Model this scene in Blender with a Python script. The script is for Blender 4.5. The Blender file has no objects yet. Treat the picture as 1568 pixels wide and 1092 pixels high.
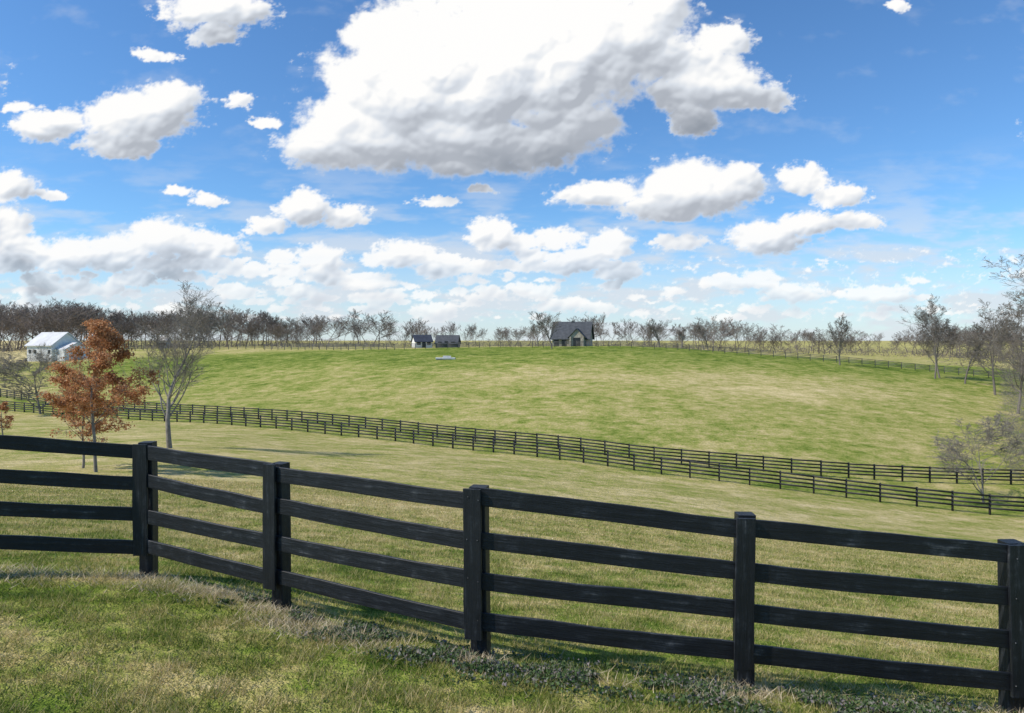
import bpy, math, random
import numpy as np
from mathutils import Vector, Matrix

SEED = 7
rng = np.random.default_rng(SEED)
random.seed(SEED)
EYE = 1.9
F = 1045.0
scene = bpy.context.scene

# ------------------------------------------------------------------ noise
TAB = np.random.default_rng(3).random((256, 256)) * 2 * np.pi
GX, GY = np.cos(TAB), np.sin(TAB)
def perlin(x, y, s=0):
    x = np.asarray(x, dtype=np.float64); y = np.asarray(y, dtype=np.float64)
    x0 = np.floor(x).astype(np.int64); y0 = np.floor(y).astype(np.int64)
    fx = x - x0; fy = y - y0
    u = fx*fx*fx*(fx*(fx*6-15)+10); v = fy*fy*fy*(fy*(fy*6-15)+10)
    def g(i, j):
        a = (x0+i+s*37) & 255; b = (y0+j+s*91) & 255
        return GX[a, b]*(fx-i) + GY[a, b]*(fy-j)
    return ((g(0,0)*(1-u)+g(1,0)*u)*(1-v) + (g(0,1)*(1-u)+g(1,1)*u)*v)*1.5
def fbm(x, y, o=5, s=0, gain=0.5):
    r = 0; a = 1; t = 0
    for k in range(o):
        r = r + a*perlin(x*2**k, y*2**k, s+k*3); t += a; a *= gain
    return r/t
def billow(x, y, o=5, s=0, gain=0.5):
    r = 0; a = 1; t = 0
    for k in range(o):
        r = r + a*np.abs(perlin(x*2.03**k, y*2.03**k, s+k*5)); t += a; a *= gain
    return r/t*2.0
def sstep(a, b, x):
    t = np.clip((x-a)/(b-a), 0, 1); return t*t*(3-2*t)

# ------------------------------------------------------------------ terrain height
COLS = [
 (-0.75, [(0,-1.9),(4,-2.25),(7,-2.42),(15,-3.7),(30,-5.9),(60,-8.8),(98,-10.5),(130,-8.0),(165,-6.0),(200,-4.6),(300,-4),(500,-5),(7000,-8)]),
 (-0.50, [(0,-1.9),(4,-2.33),(7.5,-2.58),(15,-4.1),(30,-5.9),(45,-7.0),(85,-10.3),(110,-9.3),(150,-5.0),(190,-2.7),(250,-2.4),(500,-3),(7000,-8)]),
 (-0.12, [(0,-1.95),(4,-2.42),(5.8,-2.66),(15,-4.5),(30,-6.6),(66,-10.5),(75,-10.5),(100,-7.9),(130,-3.8),(160,-1.4),(200,-2.2),(500,-3.5),(7000,-8)]),
 (0.20, [(0,-2.0),(4,-2.52),(5.6,-2.78),(15,-4.9),(30,-7.6),(55,-11),(66,-11.1),(95,-7.9),(130,-3.3),(155,-1.3),(200,-3.0),(500,-3.5),(7000,-8)]),
 (0.50, [(0,-2.05),(4,-2.7),(5.6,-2.95),(15,-5.3),(30,-8.8),(50,-12),(62,-12.2),(95,-9.2),(125,-5.8),(148,-4.4),(200,-5.4),(500,-4.5),(7000,-8)]),
 (0.75, [(0,-2.1),(4,-2.8),(5.6,-3.09),(15,-5.6),(30,-9.5),(47,-12.6),(60,-12.9),(90,-11.2),(120,-8.8),(148,-8.0),(200,-7.6),(500,-5),(7000,-8)]),
]
NS, NT = 480, 200
S_MAX = math.asinh(7000/3.0)
sgrid = np.linspace(0, S_MAX, NS); dgrid = 3*np.sinh(sgrid)
tgrid = np.linspace(-1.2, 1.2, NT)
colz = np.array([np.interp(dgrid, [a for a,_ in c], [b for _,b in c]) for _, c in COLS])
colt = [t for t, _ in COLS]
ZT = np.array([np.interp(tgrid, colt, colz[:, j]) for j in range(NS)]).T
def smooth_axis(A, sig, ax):
    k = int(sig*3); w = np.exp(-0.5*(np.arange(-k, k+1)/sig)**2); w /= w.sum()
    P = np.pad(A, [(k,k) if i == ax else (0,0) for i in range(2)], mode='reflect', reflect_type='odd')
    out = np.zeros_like(A)
    for i, wi in enumerate(w):
        out += wi*(P[i:i+A.shape[0], :] if ax == 0 else P[:, i:i+A.shape[1]])
    return out
def blur(A, s): return smooth_axis(smooth_axis(A, s, 0), s, 1)
ZT = smooth_axis(ZT, 6, 0); ZT = smooth_axis(ZT, 4.5, 1)
def ground_z(x, y):
    x = np.asarray(x, float); y = np.asarray(y, float)
    t = np.clip(x/np.maximum(y, 5.0), -1.199, 1.199)
    s = np.arcsinh(np.clip(y, 0, 6990)/3.0)
    ti = (t+1.2)/2.4*(NT-1); si = s/S_MAX*(NS-1)
    a = np.floor(ti).astype(int); b = np.floor(si).astype(int)
    a = np.clip(a, 0, NT-2); b = np.clip(b, 0, NS-2)
    fa = ti-a; fb = si-b
    z = (ZT[a,b]*(1-fa)+ZT[a+1,b]*fa)*(1-fb)+(ZT[a,b+1]*(1-fa)+ZT[a+1,b+1]*fa)*fb
    z = z + 0.02*perlin(x*1.3, y*1.3, 4) + 0.12*perlin(x/11., y/11., 5)*np.clip(y/30, 0, 1) + 0.35*perlin(x/45., y/45., 6)*np.clip((y-60)/60, 0, 1)
    return z + EYE
def gz(x, y): return float(ground_z(x, y))

# ------------------------------------------------------------------ mesh helpers
def mk_mesh(name, V, Fc, mat, attrs=None, smooth=False, link=True):
    V = np.asarray(V, dtype=np.float32).reshape(-1, 3); Fc = np.asarray(Fc, dtype=np.int32)
    me = bpy.data.meshes.new(name)
    me.vertices.add(len(V)); me.vertices.foreach_set("co", V.ravel())
    n, k = Fc.shape
    me.loops.add(n*k); me.loops.foreach_set("vertex_index", Fc.ravel())
    me.polygons.add(n); me.polygons.foreach_set("loop_start", np.arange(0, n*k, k, dtype=np.int32))
    if smooth: me.polygons.foreach_set("use_smooth", np.ones(n, dtype=bool))
    me.update(calc_edges=True)
    for an, av in (attrs or {}).items():
        at = me.attributes.new(an, 'FLOAT', 'POINT'); at.data.foreach_set("value", np.asarray(av, dtype=np.float32).ravel())
    me.materials.append(mat)
    ob = bpy.data.objects.new(name, me)
    if link: scene.collection.objects.link(ob)
    return ob
CUBE_F = np.array([[0,1,3,2],[4,6,7,5],[0,4,5,1],[2,3,7,6],[0,2,6,4],[1,5,7,3]])
class Boxes:
    def __init__(s): s.V = []; s.F = []; s.n = 0
    def box(s, c, dims, rz=0.0):
        c = np.array(c, float); h = np.array(dims)/2
        P = np.array([[i,j,k] for i in (-1,1) for j in (-1,1) for k in (-1,1)], float)*h
        R = np.array([[math.cos(rz),-math.sin(rz),0],[math.sin(rz),math.cos(rz),0],[0,0,1]])
        s.V.append(P@R.T+c); s.F.append(CUBE_F+s.n); s.n += 8
    def beam(s, a, b, th, h):
        a = np.array(a, float); b = np.array(b, float); d = b-a; l = math.hypot(d[0], d[1]); n = np.array([-d[1], d[0], 0])/l*th/2
        up = np.array([0,0,h/2])
        P = [a-n-up, a-n+up, a+n-up, a+n+up, b-n-up, b-n+up, b+n-up, b+n+up]
        s.V.append(np.array(P)); s.F.append(CUBE_F+s.n); s.n += 8
    def out(s, name, mat): return mk_mesh(name, np.concatenate(s.V), np.concatenate(s.F), mat)

# ------------------------------------------------------------------ materials
def new_mat(name):
    m = bpy.data.materials.new(name); m.use_nodes = True
    nt = m.node_tree; b = nt.nodes["Principled BSDF"]
    b.inputs["Specular IOR Level"].default_value = 0.25
    return m, nt, b
def N(nt, t, **kw):
    n = nt.nodes.new(t)
    for k, v in kw.items(): setattr(n, k, v)
    return n
def math_n(nt, op, a, b=None, c=None, clamp=False):
    n = N(nt, "ShaderNodeMath", operation=op, use_clamp=clamp)
    for i, v in enumerate((a, b, c)):
        if v is None: continue
        if isinstance(v, (int, float)): n.inputs[i].default_value = v
        else: nt.links.new(v, n.inputs[i])
    return n.outputs[0]
def noise_n(nt, vec, scale, detail=4, rough=0.5):
    n = N(nt, "ShaderNodeTexNoise"); n.inputs["Scale"].default_value = scale
    n.inputs["Detail"].default_value = detail; n.inputs["Roughness"].default_value = rough
    if vec is not None: nt.links.new(vec, n.inputs["Vector"])
    return n.outputs["Fac"]
def ramp_n(nt, fac, stops):
    n = N(nt, "ShaderNodeValToRGB"); cr = n.color_ramp
    cr.elements[0].position = stops[0][0]; cr.elements[0].color = (*stops[0][1], 1)
    cr.elements[1].position = stops[-1][0]; cr.elements[1].color = (*stops[-1][1], 1)
    for p, c in stops[1:-1]:
        e = cr.elements.new(p); e.color = (*c, 1)
    nt.links.new(fac, n.inputs[0]); return n.outputs[0]
def attr_n(nt, name):
    n = N(nt, "ShaderNodeAttribute", attribute_name=name); return n.outputs["Fac"]
def pos_n(nt, sc=(1,1,1), rot=0.0):
    g = N(nt, "ShaderNodeNewGeometry"); m = N(nt, "ShaderNodeMapping"); m.inputs["Scale"].default_value = sc
    m.inputs["Rotation"].default_value = (0,0,rot)
    nt.links.new(g.outputs["Position"], m.inputs["Vector"]); return m.outputs[0]
def bump_n(nt, b, h, strength, dist):
    n = N(nt, "ShaderNodeBump"); n.inputs["Strength"].default_value = strength; n.inputs["Distance"].default_value = dist
    nt.links.new(h, n.inputs["Height"]); nt.links.new(n.outputs[0], b.inputs["Normal"])

GRASS_STOPS = [(0.0,(0.060,0.105,0.014)),(0.26,(0.155,0.215,0.030)),(0.46,(0.285,0.305,0.070)),(0.68,(0.450,0.385,0.145)),(1.0,(0.68,0.55,0.29))]
def grass_color(nt, blades):
    a = attr_n(nt, "dry_shade")
    if blades:
        s = math_n(nt, 'ADD', a, math_n(nt, 'MULTIPLY_ADD', attr_n(nt, "tint"), 0.85, -0.35))
    else:
        f = math_n(nt, 'MULTIPLY_ADD', noise_n(nt, pos_n(nt, (0.8,1,1), 0.2), 0.6, 7, 0.82), 2.0, -1.0)
        f3 = math_n(nt, 'MULTIPLY_ADD', noise_n(nt, pos_n(nt, (3.5,6,6)), 1.2, 3, 0.7), 0.8, -0.40)
        s = math_n(nt, 'ADD', a, math_n(nt, 'ADD', f, f3))
    return ramp_n(nt, s, GRASS_STOPS)
M_ground, nt, b = new_mat("pasture_grass")
nt.links.new(grass_color(nt, False), b.inputs["Base Color"]); b.inputs["Roughness"].default_value = 0.95
b.inputs["Specular IOR Level"].default_value = 0.05
bump_n(nt, b, noise_n(nt, pos_n(nt), 2.4, 5, 0.8), 0.8, 0.25)
M_blade, nt, b = new_mat("grass_blades")
nt.links.new(grass_color(nt, True), b.inputs["Base Color"]); b.inputs["Roughness"].default_value = 0.6
b.inputs["Specular IOR Level"].default_value = 0.2
tr = N(nt, "ShaderNodeBsdfTranslucent"); nt.links.new(b.inputs["Base Color"].links[0].from_socket, tr.inputs[0])
mx = N(nt, "ShaderNodeMixShader"); mx.inputs[0].default_value = 0.4
nt.links.new(b.outputs[0], mx.inputs[1]); nt.links.new(tr.outputs[0], mx.inputs[2])
nt.links.new(mx.outputs[0], nt.nodes["Material Output"].inputs[0])

def ramp_mat(name, stops, attr="tint", rough=0.7, transl=0.0, noise_scale=None):
    m, nt, b = new_mat(name)
    fac = attr_n(nt, attr) if attr else noise_n(nt, pos_n(nt), noise_scale or 3, 4, 0.6)
    col = ramp_n(nt, fac, stops); nt.links.new(col, b.inputs["Base Color"]); b.inputs["Roughness"].default_value = rough
    if transl > 0:
        t = N(nt, "ShaderNodeBsdfTranslucent"); nt.links.new(col, t.inputs[0])
        x = N(nt, "ShaderNodeMixShader"); x.inputs[0].default_value = transl
        nt.links.new(b.outputs[0], x.inputs[1]); nt.links.new(t.outputs[0], x.inputs[2])
        nt.links.new(x.outputs[0], nt.nodes["Material Output"].inputs[0])
    return m
M_weed = ramp_mat("ground_cover_leaves", [(0,(0.04,0.085,0.02)),(0.45,(0.095,0.155,0.05)),(0.75,(0.17,0.195,0.12)),(1,(0.30,0.25,0.27))], transl=0.25)
M_straw = ramp_mat("dead_grass", [(0,(0.40,0.31,0.17)),(1,(0.74,0.64,0.45))], transl=0.3)
M_bark = ramp_mat("grey_bark", [(0.3,(0.15,0.13,0.11)),(0.7,(0.32,0.285,0.24))], attr=None, noise_scale=2.5)
M_bark_d = ramp_mat("dark_twigs", [(0.3,(0.13,0.112,0.092)),(0.7,(0.25,0.215,0.18))], attr=None, noise_scale=0.15)
M_bark_far = ramp_mat("distant_twigs", [(0.35,(0.125,0.105,0.092)),(0.65,(0.26,0.215,0.185))], attr=None, noise_scale=0.06)
M_rust = ramp_mat("rust_oak_leaves", [(0,(0.28,0.115,0.045)),(0.5,(0.54,0.26,0.115)),(1,(0.74,0.46,0.26))], transl=0.4)

M_paint, nt, b = new_mat("black_fence_paint")
tc = N(nt, "ShaderNodeTexCoord"); mp = N(nt, "ShaderNodeMapping"); mp.inputs["Scale"].default_value = (1.6, 22, 22)
nt.links.new(tc.outputs["Object"], mp.inputs[0])
g1 = noise_n(nt, mp.outputs[0], 1.5, 7, 0.7); g2 = noise_n(nt, pos_n(nt), 4, 6, 0.75)
v = math_n(nt, 'MULTIPLY', g1, g2)
col = ramp_n(nt, v, [(0.12,(0.006,0.007,0.009)),(0.27,(0.012,0.014,0.017)),(0.34,(0.028,0.032,0.037)),(0.44,(0.13,0.13,0.13))])
nt.links.new(col, b.inputs["Base Color"]); b.inputs["Roughness"].default_value = 0.5; b.inputs["Specular IOR Level"].default_value = 0.35
bump_n(nt, b, g1, 0.8, 0.010)
M_paint_far = ramp_mat("weathered_black_paint", [(0.3,(0.018,0.020,0.023)),(0.8,(0.05,0.051,0.053))], attr=None, noise_scale=2.0, rough=0.6)
M_metal = ramp_mat("galvanized_roof", [(0.3,(0.55,0.54,0.53)),(0.7,(0.72,0.71,0.69))], attr=None, noise_scale=0.6, rough=0.8)
M_white = ramp_mat("white_siding", [(0.3,(0.70,0.68,0.65)),(0.7,(0.82,0.80,0.77))], attr=None, noise_scale=1.0)
M_shingle = ramp_mat("dark_shingles", [(0.3,(0.055,0.06,0.066)),(0.7,(0.10,0.105,0.112))], attr=None, noise_scale=1.5, rough=0.8)
M_stone = ramp_mat("limestone", [(0.3,(0.24,0.21,0.165)),(0.7,(0.48,0.44,0.36))], attr=None, noise_scale=2.2)
M_dark = ramp_mat("dark_opening", [(0.3,(0.015,0.017,0.02)),(0.7,(0.04,0.042,0.045))], attr=None, noise_scale=1.0, rough=0.3)
M_blueroof = ramp_mat("navy_roof", [(0.3,(0.04,0.045,0.06)),(0.7,(0.06,0.07,0.09))], attr=None, noise_scale=1.0)
M_concrete = ramp_mat("concrete", [(0.3,(0.56,0.54,0.50)),(0.7,(0.72,0.70,0.66))], attr=None, noise_scale=2.0)
M_pole = ramp_mat("pole_wood", [(0.3,(0.05,0.04,0.03)),(0.7,(0.1,0.08,0.06))], attr=None, noise_scale=2.0)

# ------------------------------------------------------------------ near fence post layout
POSTS = [(-8.2,6.0,-0.62,-2.2),(-6.2,6.75,-0.86,-2.36),(-4.06,7.5,-1.145,-2.60),(-2.36,6.75,-1.227,-2.70),(-0.32,5.80,-1.265,-2.68),
         (1.90,5.62,-1.463,-2.87),(4.15,5.60,-1.678,-3.1),(6.40,5.60,-1.90,-3.3),(8.65,5.62,-2.12,-3.5)]
fx = np.array([p[0] for p in POSTS]); fy = np.array([p[1] for p in POSTS])
def yfence(x): return np.interp(x, fx, fy)
MID = [(-130,128),(-105,115),(-73.5,98),(-37,80),(-7.8,66),(11.4,55),(33.8,47),(50,44),(70,43)]
MID2 = [(-130,138),(-105,124),(-73.5,105),(-40,88),(-9.5,73),(12.2,61.5),(28,59),(45,59),(75,59)]
mx_ = np.array(MID, float)
def dry_shade_zone(x, y):
    t = x/np.maximum(y, 5.0)
    ym = np.interp(x, mx_[:,0], mx_[:,1])
    d = np.full(np.shape(x), 0.53)
    lawn = 1-sstep(-0.3, 0.4, y-yfence(x))
    d = d*(1-lawn) + 0.39*lawn
    d = d - 0.10*np.exp(-((y-yfence(x)-0.5)/1.2)**2)
    d = d + 0.22*np.exp(-((y-yfence(x)+0.18)/0.13)**2)*sstep(-0.25, 0.15, fbm(x*1.1, y*0+2.2, 3, 44))*np.where(x < 5, 1, 0)
    d = d + 0.13*sstep(10, 28, y)
    hill = sstep(-2.0, 2.0, y-ym)
    k = (y-ym)
    h = 0.51 + 0.03*sstep(10, 30, k) - 0.25*sstep(102, 148, y)  # crest made darker green: hill shading painted into the grass dryness
    h = h + 0.26*np.exp(-((t-0.38)/0.17)**2-((y-106)/11.0)**2) + 0.15*np.exp(-((t-0.06)/0.16)**2-((y-113)/8.0)**2) + 0.12*np.exp(-((t+0.30)/0.10)**2-((y-128)/8.0)**2)
    h = h - 0.10*np.exp(-(k/9.0)**2)
    h = h + 0.22*sstep(0.56, 0.66, -t)*sstep(100, 120, y) + 0.34*sstep(158, 175, y)
    r = d*(1-hill)+h*hill
    near = 1-sstep(15, 30, y)
    r = r + 0.28*fbm(x/9., y/7., 5, 15, 0.6) + 0.60*fbm(x/0.9, y/0.75, 4, 16, 0.6)*near + 0.15*fbm(x/24.+0.3*y/24., y/2.2, 3, 17)*sstep(8,20,y)*(1-hill)
    return r

# ------------------------------------------------------------------ ground
ys = np.concatenate([-3*np.sinh(np.linspace(3.5, 0.05, 60)), 3*np.sinh(np.linspace(0, S_MAX-0.01, 640))])
xs = 3*np.sinh(np.linspace(-8.2, 8.2, 860))
X, Y = np.meshgrid(xs, ys)
Z = ground_z(X, Y)
ny, nx = X.shape
idx = np.arange(ny*nx).reshape(ny, nx)
Q = np.stack([idx[:-1,:-1], idx[:-1,1:], idx[1:,1:], idx[1:,:-1]], -1).reshape(-1, 4)
mk_mesh("ground", np.stack([X, Y, Z], -1), Q, M_ground, {"dry_shade": dry_shade_zone(X, Y)}, smooth=True)

# ------------------------------------------------------------------ grass blades
def blades(name, n, ymin, ymax, power, hmin, hmax, w0, mat, dryadd=0.0):
    u = rng.random(n)
    e = 2-power
    y = (ymin**e + u*(ymax**e-ymin**e))**(1/e)
    x = (rng.random(n)*2-1)*(0.80*y+0.7)
    clump = fbm(x*2.6, y*2.6, 4, 11, 0.65)
    keep = rng.random(n) < np.clip(0.70+1.5*clump, 0.08, 1)
    x = x[keep]; y = y[keep]; clump = clump[keep]; m = len(x)
    z = ground_z(x, y)
    k = 1 + np.clip((y-7)/9, 0, 3)
    h = (hmin+(hmax-hmin)*rng.random(m)**1.6)*(1+1.1*clump)*(1+0.12*(k-1))
    w = w0*k*(0.6+0.8*rng.random(m))
    a = rng.random(m)*2*np.pi; la = rng.random(m)*2*np.pi; ln = h*(0.3+1.1*rng.random(m))
    dx = np.cos(a)*w; dy = np.sin(a)*w
    V = np.empty((m, 3, 3))
    V[:,0] = np.stack([x-dx, y-dy, z-0.005], -1); V[:,1] = np.stack([x+dx, y+dy, z-0.005], -1)
    V[:,2] = np.stack([x+np.cos(la)*ln, y+np.sin(la)*ln, z+h], -1)
    dz = dry_shade_zone(x, y)+dryadd
    return mk_mesh(name, V, np.arange(m*3).reshape(m, 3), mat, {"dry_shade": np.repeat(dz, 3), "tint": np.repeat(rng.random(m), 3)})
blades("grass", 850000, 3.6, 28, 1.55, 0.015, 0.066, 0.0034, M_blade)

n = 90000
x = rng.random(n)*12.5-4.6; off = rng.normal(0, 0.19, n)
y = yfence(x)-0.20+off - 0.10*np.clip(x,-3,3)*0.3
keep = fbm(x*1.6, y*2.5, 3, 22) > (-0.06+0.25*np.clip(-(x+1.2),0,2))
x = x[keep]; y = y[keep]; n = len(x)
z = ground_z(x, y)+rng.random(n)*0.05
s = 0.008+0.012*rng.random(n)
A = rng.normal(size=(n,3)); A /= np.linalg.norm(A, axis=1)[:,None]
B = np.cross(A, rng.normal(size=(n,3))*[1,1,0.4]); B /= np.linalg.norm(B, axis=1)[:,None]
C = np.stack([x,y,z],-1)
V = np.stack([C-A*s[:,None], C+B*s[:,None]*.7, C+A*s[:,None], C-B*s[:,None]*.7], 1)
mk_mesh("ground_cover_weeds", V, np.arange(n*4).reshape(n,4), M_weed, {"tint": np.repeat(rng.random(n),4)})
cent = []
for (x0, dy0, k, sp) in [(-2.36,-0.1,560,0.13),(-2.0,-0.25,1050,0.2),(-1.6,-0.35,1040,0.2),(-4.06,-0.05,560,0.16),(-3.4,-0.1,860,0.25),(-0.32,-0.1,470,0.12),(1.9,-0.1,500,0.12),
                    (1.65,-0.35,460,0.15),(0.2,-0.3,160,0.3),(-4.9,0.0,760,0.35),(3.0,0.1,340,0.4),(-2.9,0.0,800,0.2),(4.15,0,350,0.15),(0.9,-0.2,140,0.25),(-5.4,0.1,500,0.3),(-1.1,-0.4,300,0.2)]:
    cent.append(np.stack([rng.normal(x0, sp*1.4, k), yfence(x0)+dy0+rng.normal(0, sp*0.6, k)], -1))
c = np.concatenate(cent); m = len(c); x, y = c[:,0], c[:,1]; z = ground_z(x, y)
h = 0.02+0.07*rng.random(m)**1.5; a = rng.random(m)*6.28; la = rng.random(m)*6.28; ln = h*(0.5+1.8*rng.random(m)); w = 0.003+0.0025*rng.random(m)
V = np.empty((m,3,3)); V[:,0] = np.stack([x-np.cos(a)*w, y-np.sin(a)*w, z],-1); V[:,1] = np.stack([x+np.cos(a)*w, y+np.sin(a)*w, z],-1)
V[:,2] = np.stack([x+np.cos(la)*ln, y+np.sin(la)*ln, z+h],-1)
mk_mesh("dead_grass_tufts", V, np.arange(m*3).reshape(m,3), M_straw, {"tint": np.repeat(rng.random(m),3)})

# ------------------------------------------------------------------ near fence
fence = bpy.data.objects.new("black_board_fence", None); scene.collection.objects.link(fence)
def plank(name, a, b, th, h, seg=10, along='X', bev=0.004, sag=0.0):
    a = Vector(a); b = Vector(b); L = (b-a).length
    nseg = seg; V = []; Fq = []
    sd = rng.random()*50
    for i in range(nseg+1):
        xx = -L/2+L*i/nseg
        wob = 0.008*float(perlin(xx*0.9+sd, 0.3, 9))-sag*(1-(2*xx/L)**2); top = 0.008*float(perlin(xx*1.8+sd, 5.3, 8)); bow = 0.014*float(perlin(xx*0.6+sd, 9.3, 3))
        c = bev
        prof = [(-th/2+c,-h/2),(th/2-c,-h/2),(th/2,-h/2+c),(th/2,h/2-c),(th/2-c,h/2),(-th/2+c,h/2),(-th/2,h/2-c),(-th/2,-h/2+c)]
        for (py, pz) in prof: V.append((xx, py+bow, pz+wob+(top if pz > 0 else 0)))
    for i in range(nseg):
        for j in range(8):
            k = (j+1) % 8; Fq.append((i*8+j, i*8+k, (i+1)*8+k, (i+1)*8+j))
    me = bpy.data.meshes.new(name)
    me.from_pydata(V, [], [tuple(q) for q in Fq]+[tuple(range(8))[::-1], tuple(range(nseg*8, nseg*8+8))])
    me.update(); me.materials.append(M_paint)
    ob = bpy.data.objects.new(name, me); scene.collection.objects.link(ob)
    d = (b-a).normalized()
    if abs(d.z) > 0.9:
        ydir = Vector(along).normalized(); zdir = d.cross(ydir).normalized()
    else:
        ydir = Vector((0,0,1)).cross(d).normalized(); zdir = d.cross(ydir).normalized()
    R = Matrix((d, ydir, zdir)).transposed().to_4x4()
    ob.matrix_world = Matrix.Translation((a+b)/2) @ R
    ob.parent = fence
    return ob
nails = []
for i, p in enumerate(POSTS):
    pa = POSTS[max(i-1,0)]; pb = POSTS[min(i+1,len(POSTS)-1)]
    d = Vector((pb[0]-pa[0], pb[1]-pa[1], 0)).normalized(); nrm = Vector((-d.y, d.x, 0))
    base = Vector((p[0], p[1], 0)); gzp = gz(p[0], p[1]+0.08)
    top = p[2]+EYE
    pc = base+nrm*0.088+d*0.028
    lean = Vector((rng.normal(0,0.010), rng.normal(0,0.006), 0))
    plank("post_%d"%i, (pc.x, pc.y, gzp-0.25), (pc.x+lean.x, pc.y+lean.y, top+0.002+rng.normal(0,0.006)), 0.13, 0.145, 12, along=tuple(nrm), bev=0.007)
    fc = base-nrm*0.034
    plank("batten_%d"%i, (fc.x, fc.y, top-1.235+rng.normal(0,0.012)), (fc.x+lean.x, fc.y+lean.y, top+0.0), 0.028, 0.155, 8, along=tuple(nrm))
    for j in range(4):
        for s_ in (-0.045, 0.045):
            q = base-nrm*0.0485+d*(s_+rng.normal(0,0.007)); nails.append((q.x, q.y, top-0.078-0.348*j+rng.normal(0,0.02)))
for i in range(len(POSTS)-1):
    p, q = POSTS[i], POSTS[i+1]
    a0 = Vector((p[0], p[1], 0)); b0 = Vector((q[0], q[1], 0)); d = (b0-a0).normalized()
    for j in range(4):
        za = p[2]+EYE-0.078-0.348*j+rng.normal(0,0.011)-0.004; zb = q[2]+EYE-0.078-0.348*j+rng.normal(0,0.011)-0.004
        a = a0+d*0.004; bb = b0-d*0.004
        plank("board_%d_%d"%(i,j), (a.x, a.y, za), (bb.x, bb.y, zb), 0.028, 0.148+rng.normal(0,0.003), 24, sag=abs(rng.normal(0,0.009)))
NB = Boxes()
for q in nails: NB.box(q, (0.007,0.006,0.007), 0.1)
M_nail = ramp_mat("nail_steel", [(0.3,(0.08,0.08,0.08)),(0.7,(0.20,0.20,0.20))], attr=None, noise_scale=30)
no = NB.out("nail_heads", M_nail); no.parent = fence

# ------------------------------------------------------------------ paddock fences
def poly_fence(name, pts, spacing, H=1.35, boards=4, bh=0.125, pw=0.12, mat=M_paint_far, top_extra=0.03):
    P = np.array(pts, float)
    tt = np.arange(len(P)); fine = np.linspace(0, len(P)-1, 400)
    px = np.interp(fine, tt, P[:,0]); py = np.interp(fine, tt, P[:,1])
    k = 19; w = np.hanning(k+2)[1:-1]; w /= w.sum()
    px = np.convolve(np.pad(px, k//2, mode='reflect', reflect_type='odd'), w, 'valid'); py = np.convolve(np.pad(py, k//2, mode='reflect', reflect_type='odd'), w, 'valid')
    L = np.concatenate([[0], np.cumsum(np.hypot(np.diff(px), np.diff(py)))])
    s = np.arange(0, L[-1], spacing); s = s+rng.normal(0,0.04,len(s)); x = np.interp(s, L, px); y = np.interp(s, L, py); z = ground_z(x, y)
    z = np.convolve(np.pad(z, 2, mode='edge'), np.ones(5)/5, 'valid')
    B = Boxes()
    for i in range(len(s)):
        j = min(i, len(s)-2); rz = math.atan2(y[j+1]-y[j], x[j+1]-x[j])
        B.box((x[i]-math.sin(rz)*0.09, y[i]+math.cos(rz)*0.09, z[i]+H/2-0.2+top_extra/2+rng.normal(0,0.015)), (pw, pw, H+0.4+top_extra), rz)
        if i < len(s)-1:
            for b_ in range(boards):
                zz = H-bh/2-b_*(H-0.22)/boards*1.02
                B.beam((x[i], y[i], z[i]+zz+rng.normal(0,0.012)), (x[i+1], y[i+1], z[i+1]+zz+rng.normal(0,0.012)), 0.035, bh)
    return B.out(name, mat)
poly_fence("paddock_fence", MID, 2.25)
poly_fence("paddock_fence", MID2, 2.35)
M_crest = ramp_mat("grey_rails", [(0.3,(0.08,0.08,0.075)),(0.7,(0.15,0.145,0.13))], attr=None, noise_scale=1.0)
poly_fence("pasture_fence", [(-66,182),(-45,170),(-26,158),(-12,160),(8,156),(38,150),(60,146),(84,140),(100,132),(112,122),(130,112)], 2.5, bh=0.11, mat=M_crest)
poly_fence("pasture_fence", [(-120,196),(-95,192),(-66,188),(-30,185)], 2.6, bh=0.10, mat=M_crest)

# ------------------------------------------------------------------ trees
def unit(v):
    l = math.sqrt(v[0]**2+v[1]**2+v[2]**2) or 1; return (v[0]/l, v[1]/l, v[2]/l)
class TreeGen:
    def __init__(s, seed): s.r = random.Random(seed); s.segs = []
    def grow(s, p, d, L, r, lev, cfg):
        R = s.r; n = cfg['steps'][lev]; maxl = len(cfg['steps'])-1
        rmin = cfg['rmin']
        for i in range(n):
            w = cfg['wob'][lev]
            d = unit((d[0]+R.gauss(0,w), d[1]+R.gauss(0,w), d[2]+R.gauss(0,w)+cfg['up'][lev]))
            st = L/n
            q = (p[0]+d[0]*st, p[1]+d[1]*st, p[2]+d[2]*st)
            f0 = 1-i/n*0.85; f1 = 1-(i+1)/n*0.85
            s.segs.append((*p, *q, max(r*f0, rmin), max(r*f1, rmin*0.8), lev))
            p = q
            fr = (i+1)/n
            if lev < maxl and (fr >= cfg['start'][lev]):
                k = cfg['kids'][lev]; kk = int(k)+(1 if R.random() < k-int(k) else 0)
                for _ in range(kk):
                    ang = math.radians(cfg['ang'][lev]*(0.7+0.6*R.random())); az = R.random()*6.283
                    a = unit((d[1], -d[0], 0.01)) if abs(d[2]) < 0.95 else (1,0,0)
                    b = (d[1]*a[2]-d[2]*a[1], d[2]*a[0]-d[0]*a[2], d[0]*a[1]-d[1]*a[0])
                    ca, sa = math.cos(ang), math.sin(ang)
                    o = tuple(d[j]*ca+(a[j]*math.cos(az)+b[j]*math.sin(az))*sa for j in range(3))
                    cl = L*cfg['len'][lev]*(0.7+0.6*R.random())*(1.15-cfg.get('tap',0.65)*fr)
                    s.grow(p, unit(o), cl, r*f1*cfg['rr'][lev], lev+1, cfg)
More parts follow.
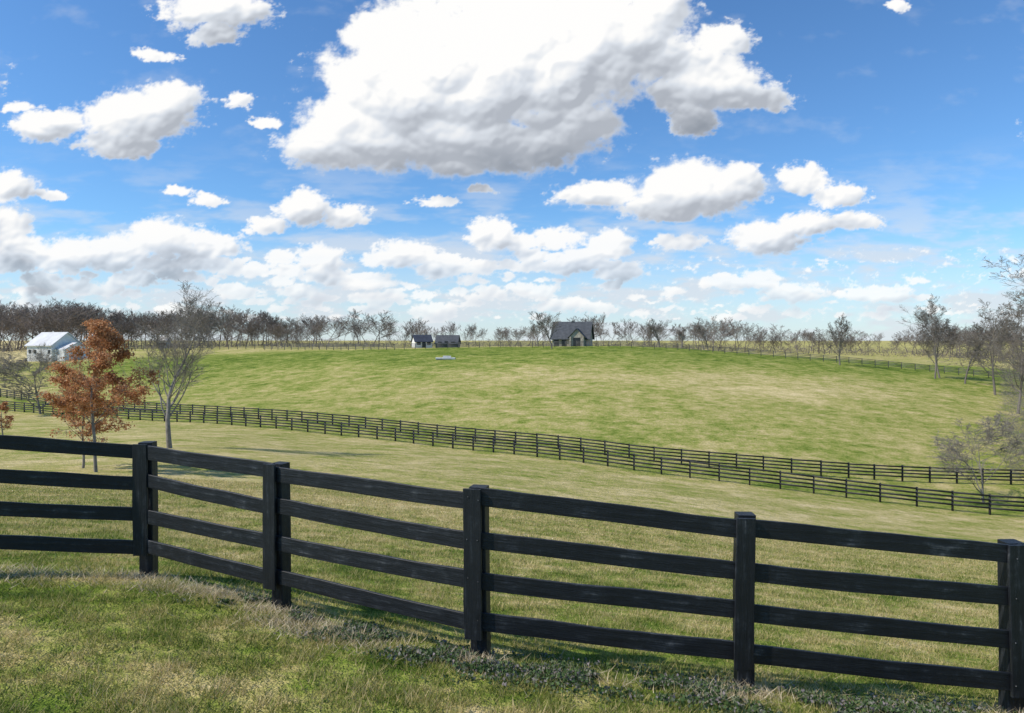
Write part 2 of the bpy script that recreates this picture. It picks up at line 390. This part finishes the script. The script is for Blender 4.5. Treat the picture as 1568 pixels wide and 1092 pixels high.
HERO = dict(steps=[12,6,5,4,3], wob=[0.05,0.10,0.14,0.2,0.25], up=[0.05,0.08,0.06,0.03,0.02], start=[0.22,0.25,0.2,0.2,1], kids=[2.2,1.3,1.3,1.3,0],
            ang=[38,38,40,42,40], len=[0.42,0.45,0.5,0.5,0], rr=[0.42,0.55,0.6,0.6,1], rmin=0.006)
def tubes(S, sides):
    P0 = S[:,0:3]; P1 = S[:,3:6]; D = P1-P0; D /= np.linalg.norm(D, axis=1)[:,None]+1e-9
    ref = np.where(np.abs(D[:,2:3]) > 0.9, np.array([[1.,0,0]]), np.array([[0,0,1.]]))
    A = np.cross(D, ref); A /= np.linalg.norm(A, axis=1)[:,None]; B = np.cross(D, A)
    an = np.arange(sides)*2*np.pi/sides
    ring = A[:,None]*np.cos(an)[None,:,None]+B[:,None]*np.sin(an)[None,:,None]
    V = np.concatenate([P0[:,None]+ring*S[:,6][:,None,None], P1[:,None]+ring*S[:,7][:,None,None]], 1)
    j = np.arange(sides); k = (j+1) % sides
    f = np.stack([j, k, k+sides, j+sides], -1)
    Fc = (np.arange(len(S))*2*sides)[:,None,None]+f[None]
    return V.reshape(-1,3), Fc.reshape(-1,4)
def segs_mesh(S, thick=0.04):
    big = S[:,6] > thick
    off = 0; Vs = []; Fs = []
    for msk, sd in ((big, 7), (~big, 3)):
        if msk.any():
            V, Fc = tubes(S[msk], sd); Vs.append(V); Fs.append(Fc+off); off += len(V)
    return np.concatenate(Vs), np.concatenate(Fs)
def gen(seed, H, r0, cfg, lean=(0,0)):
    t = TreeGen(seed); t.grow((0,0,-0.15), unit((lean[0],lean[1],1)), H, r0, 0, cfg); return np.array(t.segs)
def fit(S, height, width=None):
    S = S.copy(); top = S[:,5].max(); k = height/top; S[:,[2,5]] *= k
    if width:
        w = np.percentile(S[:,3], 99)-np.percentile(S[:,3], 1); kw = width/w
        S[:,[0,1,3,4]] *= kw
    return S
def bare_tree(name, x, y, height, width, seed, r0=0.12, cfg=HERO, mat=M_bark, zoff=0):
    S = fit(gen(seed, 8.0, r0, cfg), height, width)
    V, Fc = segs_mesh(S)
    ob = mk_mesh(name, V, Fc, mat, smooth=True); ob.location = (x, y, gz(x, y)+zoff); return ob, S
def at(e, d): return e/F*d
VASE = dict(HERO); VASE.update(start=[0.12,0.2,0.2,0.2,1], kids=[1.6,1.4,1.3,1.3,0], ang=[42,34,38,42,40], len=[0.75,0.5,0.5,0.5,0], rr=[0.6,0.6,0.6,0.6,1], steps=[6,6,5,4,3])
YOUNG = dict(HERO); YOUNG.update(ang=[32,30,32,36,40], up=[0.04,0.16,0.13,0.07,0.03], len=[0.50,0.45,0.48,0.5,0], rmin=0.009, start=[0.2,0.25,0.2,0.2,1], kids=[2.0,1.3,1.4,1.4,0])

bare_tree("bare_tree", at(-524,45), 45, 11.3, 5.4, 27, 0.18, dict(YOUNG, kids=[2.8,1.5,1.4,1.3,0], len=[0.52,0.5,0.48,0.45,0], tap=0.60, up=[0.04,0.24,0.18,0.09,0.04], rmin=0.0072, start=[0.2,0.2,0.2,0.2,1]))
bare_tree("bare_tree", at(-722,93), 93, 8.2, 10.5, 5, 0.17, dict(VASE, rmin=0.018, kids=[2,1.6,1.5,1.4,0]), M_bark)

def leafy(name, x, y, height, width, seed, nleaf, size, trunk=0.06, zlow=0.27):
    cfg = dict(HERO); cfg.update(start=[zlow,0.2,0.2,0.2,1], kids=[2.6,1.3,1.2,1.0,0], ang=[62,45,42,42,40], up=[0.05,0.02,0.02,0.0,0.0], len=[0.48,0.42,0.5,0.5,0], tap=0.95)
    S = fit(gen(seed, 8.0, trunk*1.3, cfg), height, width)
    root = bpy.data.objects.new(name, None); scene.collection.objects.link(root); root.location = (x, y, gz(x, y))
    V, Fc = segs_mesh(S); tr = mk_mesh("trunk_and_limbs", V, Fc, M_bark, smooth=True); tr.parent = root
    tw = S[(S[:,8] >= 2)]
    zz = tw[:,5]/height
    tw = tw[zz > zlow*0.75]
    ncl = 360
    cl = tw[rng.integers(0, len(tw), ncl)]
    k = rng.integers(0, ncl, nleaf)
    c = cl[k,3:6] + rng.normal(0, 1, (nleaf,3))*np.array([0.15,0.15,0.085])*(width/3.6)
    k2 = rng.integers(0, len(tw), nleaf//2)
    c = np.concatenate([c, tw[k2,3:6]+rng.normal(0,0.06,(len(k2),3))]); n = len(c)
    tint = np.clip(np.concatenate([rng.random(ncl)[k], rng.random(len(k2))])*0.5+rng.random(n)*0.5, 0, 1)
    A = rng.normal(size=(n,3)); A /= np.linalg.norm(A,axis=1)[:,None]
    B = np.cross(A, rng.normal(size=(n,3))); B /= np.linalg.norm(B,axis=1)[:,None]
    s = size*(0.6+0.8*rng.random(n))[:,None]
    V = np.stack([c-A*s, c+B*s*.55+A*s*.1, c+A*s, c-B*s*.55+A*s*.1], 1)
    lf = mk_mesh("leaves", V, np.arange(n*4).reshape(n,4), M_rust, {"tint": np.repeat(tint,4)}); lf.parent = root
leafy("rust_oak_tree", at(-637,29.5), 29.5, 6.5, 4.0, 12, 13500, 0.055)
leafy("rust_oak_tree", at(-657,32), 32, 4.3, 2.8, 14, 4500, 0.055, 0.05)
leafy("rust_oak_tree", at(-780,55), 55, 3.2, 1.8, 15, 1200, 0.07, 0.05)

LOWT = dict(HERO); LOWT.update(steps=[9,5,4,3], wob=[0.05,0.10,0.13,0.18], up=[0.05,0.18,0.18,0.14], start=[0.15,0.25,0.2,1], kids=[2.4,1.7,1.8,0], ang=[34,30,28,30], len=[0.58,0.5,0.5,0], rr=[0.5,0.6,0.6,1], rmin=0.022)
MIDT = dict(YOUNG, rmin=0.013, kids=[2.0,1.4,1.5,1.3,0])
for (e, d, h, w, sd) in [(648,126,15.9,7.5,31),(655,127,13.4,6.0,36),(694,122,11.8,5,32),(502,138,10.6,4.6,33),(61,150,8.2,6.5,34),(40,168,7.2,5,38),(226,166,7.2,4.0,35),(300,175,7.3,4.5,37),(260,172,6,4,39)]:
    bare_tree("bare_tree", at(e,d), d, h, w, sd, 0.17, MIDT if h > 9 else LOWT, M_bark_d)
bare_tree("bare_tree", at(722,52), 52, 6.9, 6.6, 41, 0.09, dict(VASE, rmin=0.011, kids=[2.2,1.6,1.5,1.4,0]), M_bark)
bare_tree("bare_tree", at(850,66), 66, 21.5, 17.0, 42, 0.22, dict(HERO, rmin=0.014, kids=[2.6,1.6,1.5,1.4,0]), M_bark_d)
bare_tree("bare_tree", at(775,96), 96, 17.5, 9, 43, 0.2, dict(HERO, rmin=0.015), M_bark_d)
bare_tree("bare_tree", at(740,112), 112, 15.8, 7, 44, 0.2, dict(HERO, rmin=0.015), M_bark_d)

# masses of trees: instances of a few tree meshes under one parent
VAR = []
for i in range(20):
    q = random.Random(500+i)
    S = fit(gen(100+i, 8.0, 0.15, dict(LOWT, rmin=0.017+0.009*q.random(), start=[q.uniform(0.12,0.40),0.2,0.2,1], ang=[q.uniform(20,50),30,28,30], kids=[q.uniform(1.3,2.7),1.5,1.7,0], len=[q.uniform(0.45,0.7),0.5,0.5,0], up=[0.05,q.uniform(0.05,0.28),0.20,0.16]), lean=(q.gauss(0,0.07),q.gauss(0,0.07))), 8.0, 7.0)
    V, Fc = tubes(S, 3); me = mk_mesh("tree_variant", V, Fc, M_bark_far, link=False).data; VAR.append(me)
VARN = []
for i in range(5):
    S = fit(gen(300+i, 8.0, 0.10, dict(LOWT, rmin=0.012, up=[0.05,0.08,0.06,0.04])), 8.0, 7.0)
    V, Fc = tubes(S, 3); me = mk_mesh("tree_variant_near", V, Fc, M_bark_d, link=False).data; VARN.append(me)
def mass(name, items, var):
    root = bpy.data.objects.new(name, None); scene.collection.objects.link(root)
    for (x, y, h, w) in items:
        o = bpy.data.objects.new("tree_in_line", random.choice(var)); scene.collection.objects.link(o); o.parent = root
        o.location = (x, y, gz(x, y)-0.1); o.scale = (w/7.0, w/7.0, h/8.0); o.rotation_euler = (0,0,random.random()*6.28)
topv_u = [-400,0,130,200,330,450,500,560,640,700,760,800,850,920,1000,1100,1200,1300,1400,1500,1600,2000]
topv_v = [460,458,460,474,472,482,482,470,484,482,500,502,490,478,492,486,502,503,500,492,480,470]
items = []
u = -420
while u < 1990:
    left = u < 500
    d = random.uniform(205, 290)
    if u < 200: d = random.uniform(215, 300)
    den = float(perlin(u/38., 0.7, 19))
    vt = np.interp(u, topv_u, topv_v)+abs(random.gauss(0, 13))-3-8*den
    e = u-784; x = at(e, d); base = gz(x, d)-EYE
    h = max((520-vt)/F*d-base, 2.5)
    items.append((x, d, h, h*random.uniform(0.45, 1.05)))
    u += random.uniform(2.4, 6.6) if left else random.uniform(3, 10)*(1 if den > -0.15 else 2.2)
mass("distant_tree_line", items, VAR)
items = []
for _ in range(20):
    d = random.uniform(80, 140); e = random.uniform(755, 900) + (140-d)*0.4
    items.append((at(e,d), d, random.uniform(4, 10), random.uniform(5,8)))
for _ in range(8):
    d = random.uniform(56, 70); e = random.uniform(790, 900)
    items.append((at(e,d), d, random.uniform(3, 6), random.uniform(4,6)))
for _ in range(16):
    d = random.uniform(125, 158); e = random.uniform(-800, -640)
    items.append((at(e,d), d, random.uniform(3, 6.5), random.uniform(3,6)))
mass("woodland_edge", items, VARN)

def brush(name, pts, mat, rad):
    P = np.array(pts); n = len(P)
    q = P.copy(); q[:,0] += rng.normal(0,0.7,n)*P[:,3]; q[:,1] += rng.normal(0,0.7,n)*P[:,3]
    z = ground_z(P[:,0], P[:,1]); b0 = z+P[:,2]; b1 = b0+P[:,3]*rng.uniform(0.2,1,n)
    S = np.stack([P[:,0],P[:,1],b0,q[:,0],q[:,1],b1,np.full(n,rad),np.full(n,rad*0.4)],-1)
    V, Fc = tubes(S, 3); return mk_mesh(name, V, Fc, mat)
pts = []
for _ in range(30000):
    u = random.uniform(-400, 1990); dens = np.interp(u, [-400,430,520,700,1000,1568,1990],[1,1,0.6,0.4,0.55,0.7,1])
    if random.random() > dens: continue
    d = random.uniform(225, 300); hmax = 4.6 if u < 470 else 2.6
    hmax *= 0.5+1.0*float(abs(perlin(u/23., 3.3, 2)))
    pts.append((at(u-784,d), d, random.random()**1.5*hmax, random.uniform(0.5,1.6)))
brush("distant_brush", pts, M_bark_far, 0.05)
pts = []
for _ in range(11000):
    d = random.uniform(60, 140); e = random.uniform(745, 900)+abs(random.gauss(0,10))
    pts.append((at(e,d), d, random.random()**1.7*4, random.uniform(0.4,1.3)))
brush("roadside_brush", pts, M_bark, 0.012)

# ------------------------------------------------------------------ buildings
def part(name, V, Fc, mat, parent):
    me = bpy.data.meshes.new(name); me.from_pydata([tuple(v) for v in V], [], Fc); me.update(); me.materials.append(mat)
    ob = bpy.data.objects.new(name, me); scene.collection.objects.link(ob); ob.parent = parent; return ob
def pbox(name, c, dims, mat, parent):
    h = [d/2 for d in dims]
    V = [(c[0]+i*h[0], c[1]+j*h[1], c[2]+k*h[2]) for i in (-1,1) for j in (-1,1) for k in (-1,1)]
    return part(name, V, [tuple(f) for f in CUBE_F.tolist()], mat, parent)
def gable_body(name, w, l, eh, rh, mat, parent, cx=0, cy=0):
    V = [];
    for sx in (-w/2, w/2):
        V += [(cx+sx, cy-l/2, -0.5), (cx+sx, cy-l/2, eh), (cx+sx, cy, rh), (cx+sx, cy+l/2, eh), (cx+sx, cy+l/2, -0.5)]
    Fc = [(0,1,2,3,4),(5,9,8,7,6),(0,5,6,1),(4,3,8,9),(1,6,7,2),(2,7,8,3)]
    return part(name, V, Fc, mat, parent)
def roof(name, w, l, eh, rh, mat, parent, ov=0.4, th=0.18, cx=0, cy=0, axis='x'):
    sl = (rh-eh)/(l/2)
    V = []
    for sx in (-w/2-ov, w/2+ov):
        for (yy, zz) in ((-l/2-ov, eh-sl*ov), (0, rh), (l/2+ov, eh-sl*ov)):
            V += [(sx, yy, zz+0.03), (sx, yy, zz+0.03+th)]
    if axis == 'y': V = [(-v[1], v[0], v[2]) for v in V]
    V = [(v[0]+cx, v[1]+cy, v[2]) for v in V]
    Fc = [(0,2,3,1),(2,4,5,3),(6,7,9,8),(8,9,11,10),(1,3,9,7),(3,5,11,9),(0,6,8,2),(2,8,10,4),(0,1,7,6),(4,10,11,5)]
    return part(name, V, Fc, mat, parent)
def building(name, x, y, rz, zoff=0):
    e = bpy.data.objects.new(name, None); scene.collection.objects.link(e); e.location = (x, y, gz(x, y)+zoff); e.rotation_euler = (0,0,rz); return e

sb = building("stone_barn", at(93,168), 168, math.radians(-14), -0.1)
gable_body("walls", 8.8, 7.5, 2.2, 5.9, M_stone, sb); roof("roof", 8.8, 7.5, 2.2, 5.95, M_shingle, sb, ov=0.5)
def gable_y(name, w, l, eh, rh, mat, parent, cx, cy):
    V = []
    for sy in (-l/2, l/2):
        V += [(cx-w/2, cy+sy, -0.5),(cx-w/2, cy+sy, eh),(cx, cy+sy, rh),(cx+w/2, cy+sy, eh),(cx+w/2, cy+sy, -0.5)]
    return part(name, V, [(0,4,3,2,1),(5,6,7,8,9),(0,1,6,5),(4,9,8,3),(1,2,7,6),(2,3,8,7)], mat, parent)
gable_y("porch_wall", 3.6, 2.6, 2.4, 4.2, M_stone, sb, 1.8, -4.2); roof("porch_roof", 2.6, 3.6, 2.4, 4.25, M_shingle, sb, ov=0.35, cx=1.8, cy=-4.2, axis='y')
pbox("doorway", (1.8,-5.5,0.95), (1.7,0.1,2.5), M_dark, sb)
for k, xx in enumerate((0.3, 3.3)): pbox("column_%d"%k, (xx,-5.62,1.0), (0.35,0.3,2.9), M_stone, sb)
for k, xx in enumerate((-3.4,-1.5)): pbox("window_%d"%k, (xx,-3.76,1.0), (1.2,0.06,1.6), M_dark, sb)
pbox("gable_window", (4.42,0,2.8), (0.06,1.0,1.2), M_dark, sb); pbox("side_door", (4.42,-1.6,0.9), (0.06,1.6,2.2), M_dark, sb)
pbox("cupola", (0,0,6.1), (0.6,0.6,0.5), M_shingle, sb)

wb = building("white_barn", at(-700,172), 172, math.radians(-20))
gable_body("walls", 8.6, 8, 3.6, 6.6, M_white, wb); roof("roof", 8.6, 8, 3.6, 6.65, M_metal, wb)
gable_body("lean_to", 3.4, 6.5, 2.4, 4.0, M_white, wb, cx=6.02)
roof("lean_to_roof", 3.4, 6.5, 2.4, 4.05, M_metal, wb, ov=0.02, cx=6.04)
pbox("barn_door", (1.5,-4.03,1.5), (2.6,0.07,3.0), M_metal, wb)
for k, xx in enumerate((-3.2,-1.4,3.5)): pbox("window_%d"%k, (xx,-4.03,2.0), (0.8,0.06,0.9), M_dark, wb)
pbox("gable_window", (-4.33,0,4.4), (0.06,0.9,0.9), M_dark, wb)

def cottage(name, e, d, w, l, eh, rh, wallm, roofm, rz=0.0, ch=True, zoff=0):
    h = building(name, at(e,d), d, rz, zoff)
    gable_body("walls", w, l, eh, rh, wallm, h); roof("roof", w, l, eh, rh+0.05, roofm, h, ov=0.3)
    pbox("door", (0,-l/2-0.03,0.9), (1.0,0.06,2.0), M_dark, h)
    for k, xx in enumerate((-w*0.3, w*0.3)): pbox("window_%d"%k, (xx,-l/2-0.03,1.3), (1.1,0.06,0.9), M_dark, h)
    if ch: pbox("chimney", (w*0.25,0.4,rh+0.2), (0.5,0.5,0.9), M_stone, h)
cottage("farmhouse", -138, 195, 4.8, 5, 1.8, 3.5, M_white, M_blueroof, 0.35)
cottage("farm_shed", -98, 196, 6.2, 5, 1.3, 3.4, M_shingle, M_shingle, -0.1, False)
cottage("farmhouse", -532, 240, 3.0, 4, 2.6, 4.0, M_white, M_metal, 0.1, False)

tx, ty = at(-102,134), 134
tr = building("water_trough", tx, ty, 0.1)
pbox("pad", (0,0,0.08), (3.8,3.0,0.28), M_concrete, tr); pbox("tank_front", (0.3,-0.4,0.4), (1.6,0.1,0.36), M_concrete, tr); pbox("tank_back", (0.3,0.4,0.4), (1.6,0.1,0.36), M_concrete, tr)
pbox("tank_side", (-0.45,0,0.4), (0.1,0.68,0.36), M_concrete, tr); pbox("tank_side_b", (1.05,0,0.4), (0.1,0.68,0.36), M_concrete, tr)

for (e, d, h) in [(-634,150,10.5),(470,230,7)]:
    up = building("utility_pole", at(e,d), d, 0.3)
    V, Fc = tubes(np.array([[0,0,-0.5,0,0,h,0.16,0.11]]), 8); o = mk_mesh("pole", V, Fc, M_pole); o.parent = up
    pbox("crossarm", (0,0,h-0.5), (2.0,0.12,0.14), M_pole, up)
    for k, xx in enumerate((-0.9,0,0.9)): pbox("insulator_%d"%k, (xx,0,h-0.33), (0.1,0.1,0.2), M_pole, up)

# ------------------------------------------------------------------ clouds (flat emissive sheet with painted sun and shade, 3 km away)
st = 1.5
Eg, Hg = np.meshgrid(np.arange(-1080,1081,st), np.arange(-14,650,st))
BL = [
 (700,130,200,125),(600,195,150,78),(830,105,170,125),(800,55,190,90),(950,70,115,95),(640,70,110,75),(535,222,110,52),(720,225,190,58),(575,52,60,34),(1005,20,60,50),(870,190,90,50),(560,120,70,50),
 (1100,140,90,44),(1150,152,62,26),(1060,100,66,48),(1062,185,38,36),(1105,62,52,28),(1040,150,50,30),
 (335,18,90,34),(330,52,42,20),(240,85,40,13),(1378,12,20,14),(30,170,30,14),
 (215,185,92,44),(255,155,58,34),(75,195,62,28),(190,222,66,28),(362,158,24,16),(402,187,26,10),
 (0,290,60,30),(75,297,34,10),(0,350,50,34),(30,385,50,26),
 (465,320,46,32),(530,333,42,18),(410,347,38,16),(320,308,26,12),(275,295,24,9),
 (250,368,70,34),(180,385,60,28),(110,392,60,30),(330,378,44,22),(300,404,60,16),
 (757,362,42,30),(800,372,34,20),(850,368,50,22),(1065,295,100,48),(1020,318,70,30),(920,300,75,24),(1125,285,52,34),(933,378,40,28),(1175,368,62,32),(1235,345,48,24),(1232,275,38,28),(1310,340,50,16),(1285,300,46,22),
 (665,312,36,10),(742,292,26,8),(1040,372,44,16),
 (490,398,42,24),(440,415,34,14),(600,398,46,18),(680,402,40,18),(560,432,50,14),
 (1110,432,44,13),(1215,450,52,18),(1345,452,64,16),(370,450,40,12),
 (-160,120,150,60),(-120,330,120,50),(1750,200,160,60),(1700,420,150,30),(-150,430,150,30)]
cr = random.Random(77)
for _ in range(230):
    v_ = 385+105*cr.random()**0.7; k = (500-v_)/115.
    u_ = cr.uniform(-120, 1500) if cr.random() < 0.7 else cr.uniform(0, 900)
    if u_ > 1000 and v_ < 430: continue
    re = (9+26*cr.random()**2)*(0.55+0.6*k); BL.append((u_, v_, re*1.3, re*(0.45+0.2*k)))
big = sstep(60, 300, Hg)
wE = Eg + big*22*fbm(Eg/80, Hg/80, 5, 1, 0.65) + (1-big*0.5)*10*fbm(Eg/24, Hg/18, 4, 2, 0.6)
wH = Hg + big*18*fbm(Eg/80, Hg/80, 5, 7, 0.65) + (1-big*0.5)*7*fbm(Eg/24, Hg/18, 4, 8, 0.6)
b1 = np.full(Eg.shape, -1.0); Rb = np.zeros(Eg.shape)
for (u_, v_, re, rh) in BL:
    ce, ch_ = u_-784, 520-v_
    i0 = max(int((ch_-rh*1.6-30+14)/st), 0); i1 = min(int((ch_+rh*1.6+30+14)/st), Eg.shape[0])
    j0 = max(int((ce-re*1.6-35+1080)/st), 0); j1 = min(int((ce+re*1.6+35+1080)/st), Eg.shape[1])
    if i1 <= i0 or j1 <= j0: continue
    sl = (slice(i0,i1), slice(j0,j1))
    dx = (wE[sl]-ce)/re; dy = (wH[sl]-ch_)/rh
    dyb = np.where(dy < 0, dy*1.3, dy)
    b1[sl] = np.maximum(b1[sl], 1-dx*dx-dyb*dyb)
    s_ = min(re, rh*1.4)
    dy2 = dy-0.2
    q2 = 1.35-dx*dx-np.where(dy2 < 0, dy2*0.85, dy2*1.1)**2
    Rb[sl] = np.maximum(Rb[sl], s_*np.sqrt(np.clip(q2, 0, None)))
Rs = blur(Rb, 8)
rel = np.clip(Rs/70, 0.0, 1)
gate = sstep(-0.85, -0.35, b1)
band = sstep(10, 40, Hg)*(1-sstep(110, 190, Hg))
b1 = np.maximum(b1, -1+band*(0.60+0.35*fbm(Eg/140., Hg/30., 3, 91)))
gate = np.maximum(gate, band)
nb = billow(Eg/80., Hg/70., 6, 31, 0.6)*rel + billow(Eg/26., Hg/18., 5, 41, 0.6)*(1-rel)
nf = fbm(Eg/60., Hg/46., 6, 51, 0.7)*rel + fbm(Eg/22., Hg/13., 5, 61, 0.7)*(1-rel)
core = np.where(b1 > 0, b1*(1.3+0.9*rel), b1)
D = core + 0.9*(nb-0.5) + (1.4+0.6*(1-rel))*nf
cover = sstep(-0.28, 0.72+0.15*rel, D)*gate
hz = 1-sstep(20, 190, Hg)
cover *= (1-0.30*hz)*sstep(-8, 10, Hg)
Dn = np.clip(D*0.6+0.2, 0, 1.2)
amp = np.clip(Rs*0.34, 2, 24)
# bump heights for the painted shading only: blurred isotropic billows
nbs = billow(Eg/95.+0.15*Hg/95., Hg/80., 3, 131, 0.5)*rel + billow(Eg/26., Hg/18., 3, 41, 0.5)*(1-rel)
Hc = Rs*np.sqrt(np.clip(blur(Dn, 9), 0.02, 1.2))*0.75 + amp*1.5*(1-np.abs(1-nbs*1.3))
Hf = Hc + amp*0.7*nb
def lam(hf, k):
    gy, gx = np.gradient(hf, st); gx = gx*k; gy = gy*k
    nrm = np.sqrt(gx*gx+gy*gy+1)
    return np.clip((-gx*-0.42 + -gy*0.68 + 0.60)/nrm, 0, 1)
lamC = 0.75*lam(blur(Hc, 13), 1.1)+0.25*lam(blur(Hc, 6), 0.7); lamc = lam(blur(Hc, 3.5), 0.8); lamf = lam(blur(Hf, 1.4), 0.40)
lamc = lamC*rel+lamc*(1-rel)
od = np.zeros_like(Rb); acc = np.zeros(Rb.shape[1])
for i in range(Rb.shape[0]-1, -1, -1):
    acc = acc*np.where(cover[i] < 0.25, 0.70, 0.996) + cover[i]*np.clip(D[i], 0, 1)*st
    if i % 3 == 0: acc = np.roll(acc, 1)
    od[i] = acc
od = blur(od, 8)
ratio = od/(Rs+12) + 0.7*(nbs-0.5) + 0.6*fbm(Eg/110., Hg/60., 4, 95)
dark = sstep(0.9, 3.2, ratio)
painted_lum = 0.89+0.36*(lamc-0.6)/0.4*0.6 + 0.18*(lamf-0.6)  # sunlit sides and grey undersides painted into the sheet's brightness
painted_lum = painted_lum*(1-0.46*dark) + 0.03
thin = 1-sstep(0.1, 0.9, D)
painted_lum = painted_lum*(1-0.4*thin)+0.88*0.4*thin
painted_lum = np.clip(painted_lum, 0.30, 1.0)
veil = 0.60*sstep(0.0, 0.5, fbm(Eg/170., Hg/40., 5, 71, 0.6)+0.14)*(1-sstep(120, 330, Hg)) + 0.58*(1-sstep(10, 200, Hg)) + 0.18*sstep(0.1,0.6,fbm(Eg/120.,Hg/60.,5,77,0.6))*sstep(200,300,Hg)  # thin cloud and pale horizon haze painted into the same sheet
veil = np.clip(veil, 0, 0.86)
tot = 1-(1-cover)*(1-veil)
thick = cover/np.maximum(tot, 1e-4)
painted_lum = painted_lum*thick + 0.72*(1-thick)
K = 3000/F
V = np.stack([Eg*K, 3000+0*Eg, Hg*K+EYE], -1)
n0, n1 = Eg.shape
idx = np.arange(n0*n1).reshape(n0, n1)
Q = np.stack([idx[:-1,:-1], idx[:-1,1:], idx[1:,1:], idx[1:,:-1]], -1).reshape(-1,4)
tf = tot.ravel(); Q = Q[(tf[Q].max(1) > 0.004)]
M_cloud = bpy.data.materials.new("cloud_painted_light"); M_cloud.use_nodes = True
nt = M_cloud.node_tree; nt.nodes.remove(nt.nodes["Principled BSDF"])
lt = attr_n(nt, "painted_lum"); cv = attr_n(nt, "cover")
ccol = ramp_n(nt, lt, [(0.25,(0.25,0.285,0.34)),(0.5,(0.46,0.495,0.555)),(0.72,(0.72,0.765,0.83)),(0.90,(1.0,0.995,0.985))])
em = N(nt, "ShaderNodeEmission"); nt.links.new(ccol, em.inputs[0]); em.inputs[1].default_value = 1.0  # emits its painted shading; the sun lamp does not light it
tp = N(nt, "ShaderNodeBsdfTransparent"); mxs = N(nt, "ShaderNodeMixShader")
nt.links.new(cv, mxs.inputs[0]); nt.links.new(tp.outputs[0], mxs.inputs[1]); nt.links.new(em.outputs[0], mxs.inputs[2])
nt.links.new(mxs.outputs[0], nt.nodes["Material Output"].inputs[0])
try: M_cloud.cycles.emission_sampling = 'NONE'
except Exception as ex: print(ex)
mk_mesh("sky_clouds", V, Q, M_cloud, {"cover": tot, "painted_lum": painted_lum}, smooth=True)

# ------------------------------------------------------------------ light and sky
AZ, EL = math.radians(-106), math.radians(45)
sdir = Vector((math.sin(AZ)*math.cos(EL), math.cos(AZ)*math.cos(EL), math.sin(EL)))
L = bpy.data.lights.new("sun", 'SUN'); L.energy = 4.5; L.angle = math.radians(0.53); L.color = (1.0, 0.94, 0.85)
so = bpy.data.objects.new("sun", L); scene.collection.objects.link(so); so.rotation_euler = sdir.to_track_quat('Z', 'Y').to_euler(); so.location = (0,0,50)
w = bpy.data.worlds.new("World"); scene.world = w; w.use_nodes = True; nt = w.node_tree
bg = nt.nodes["Background"]; sk = N(nt, "ShaderNodeTexSky", sky_type='NISHITA'); sk.sun_disc = False
sk.sun_elevation = EL; sk.sun_rotation = AZ; sk.altitude = 0; sk.air_density = 1.0; sk.dust_density = 0.1; sk.ozone_density = 2.0
mc = N(nt, "ShaderNodeMix", data_type='RGBA', blend_type='MULTIPLY'); mc.inputs[0].default_value = 1.0
nt.links.new(sk.outputs[0], mc.inputs[6]); mc.inputs[7].default_value = (0.54, 0.82, 1.07, 1)
nt.links.new(mc.outputs[2], bg.inputs[0]); bg.inputs[1].default_value = 0.15

# ------------------------------------------------------------------ camera
cam = bpy.data.cameras.new("camera"); co = bpy.data.objects.new("camera", cam); scene.collection.objects.link(co); scene.camera = co
cam.sensor_width = 36; cam.lens = 36*F/1568; cam.clip_start = 0.05; cam.clip_end = 12000
co.location = (0,0,EYE); co.rotation_euler = (math.radians(90),0,0); cam.shift_y = -26/1568
scene.view_settings.view_transform = 'Standard'; scene.view_settings.look = 'None'; scene.view_settings.exposure = 0
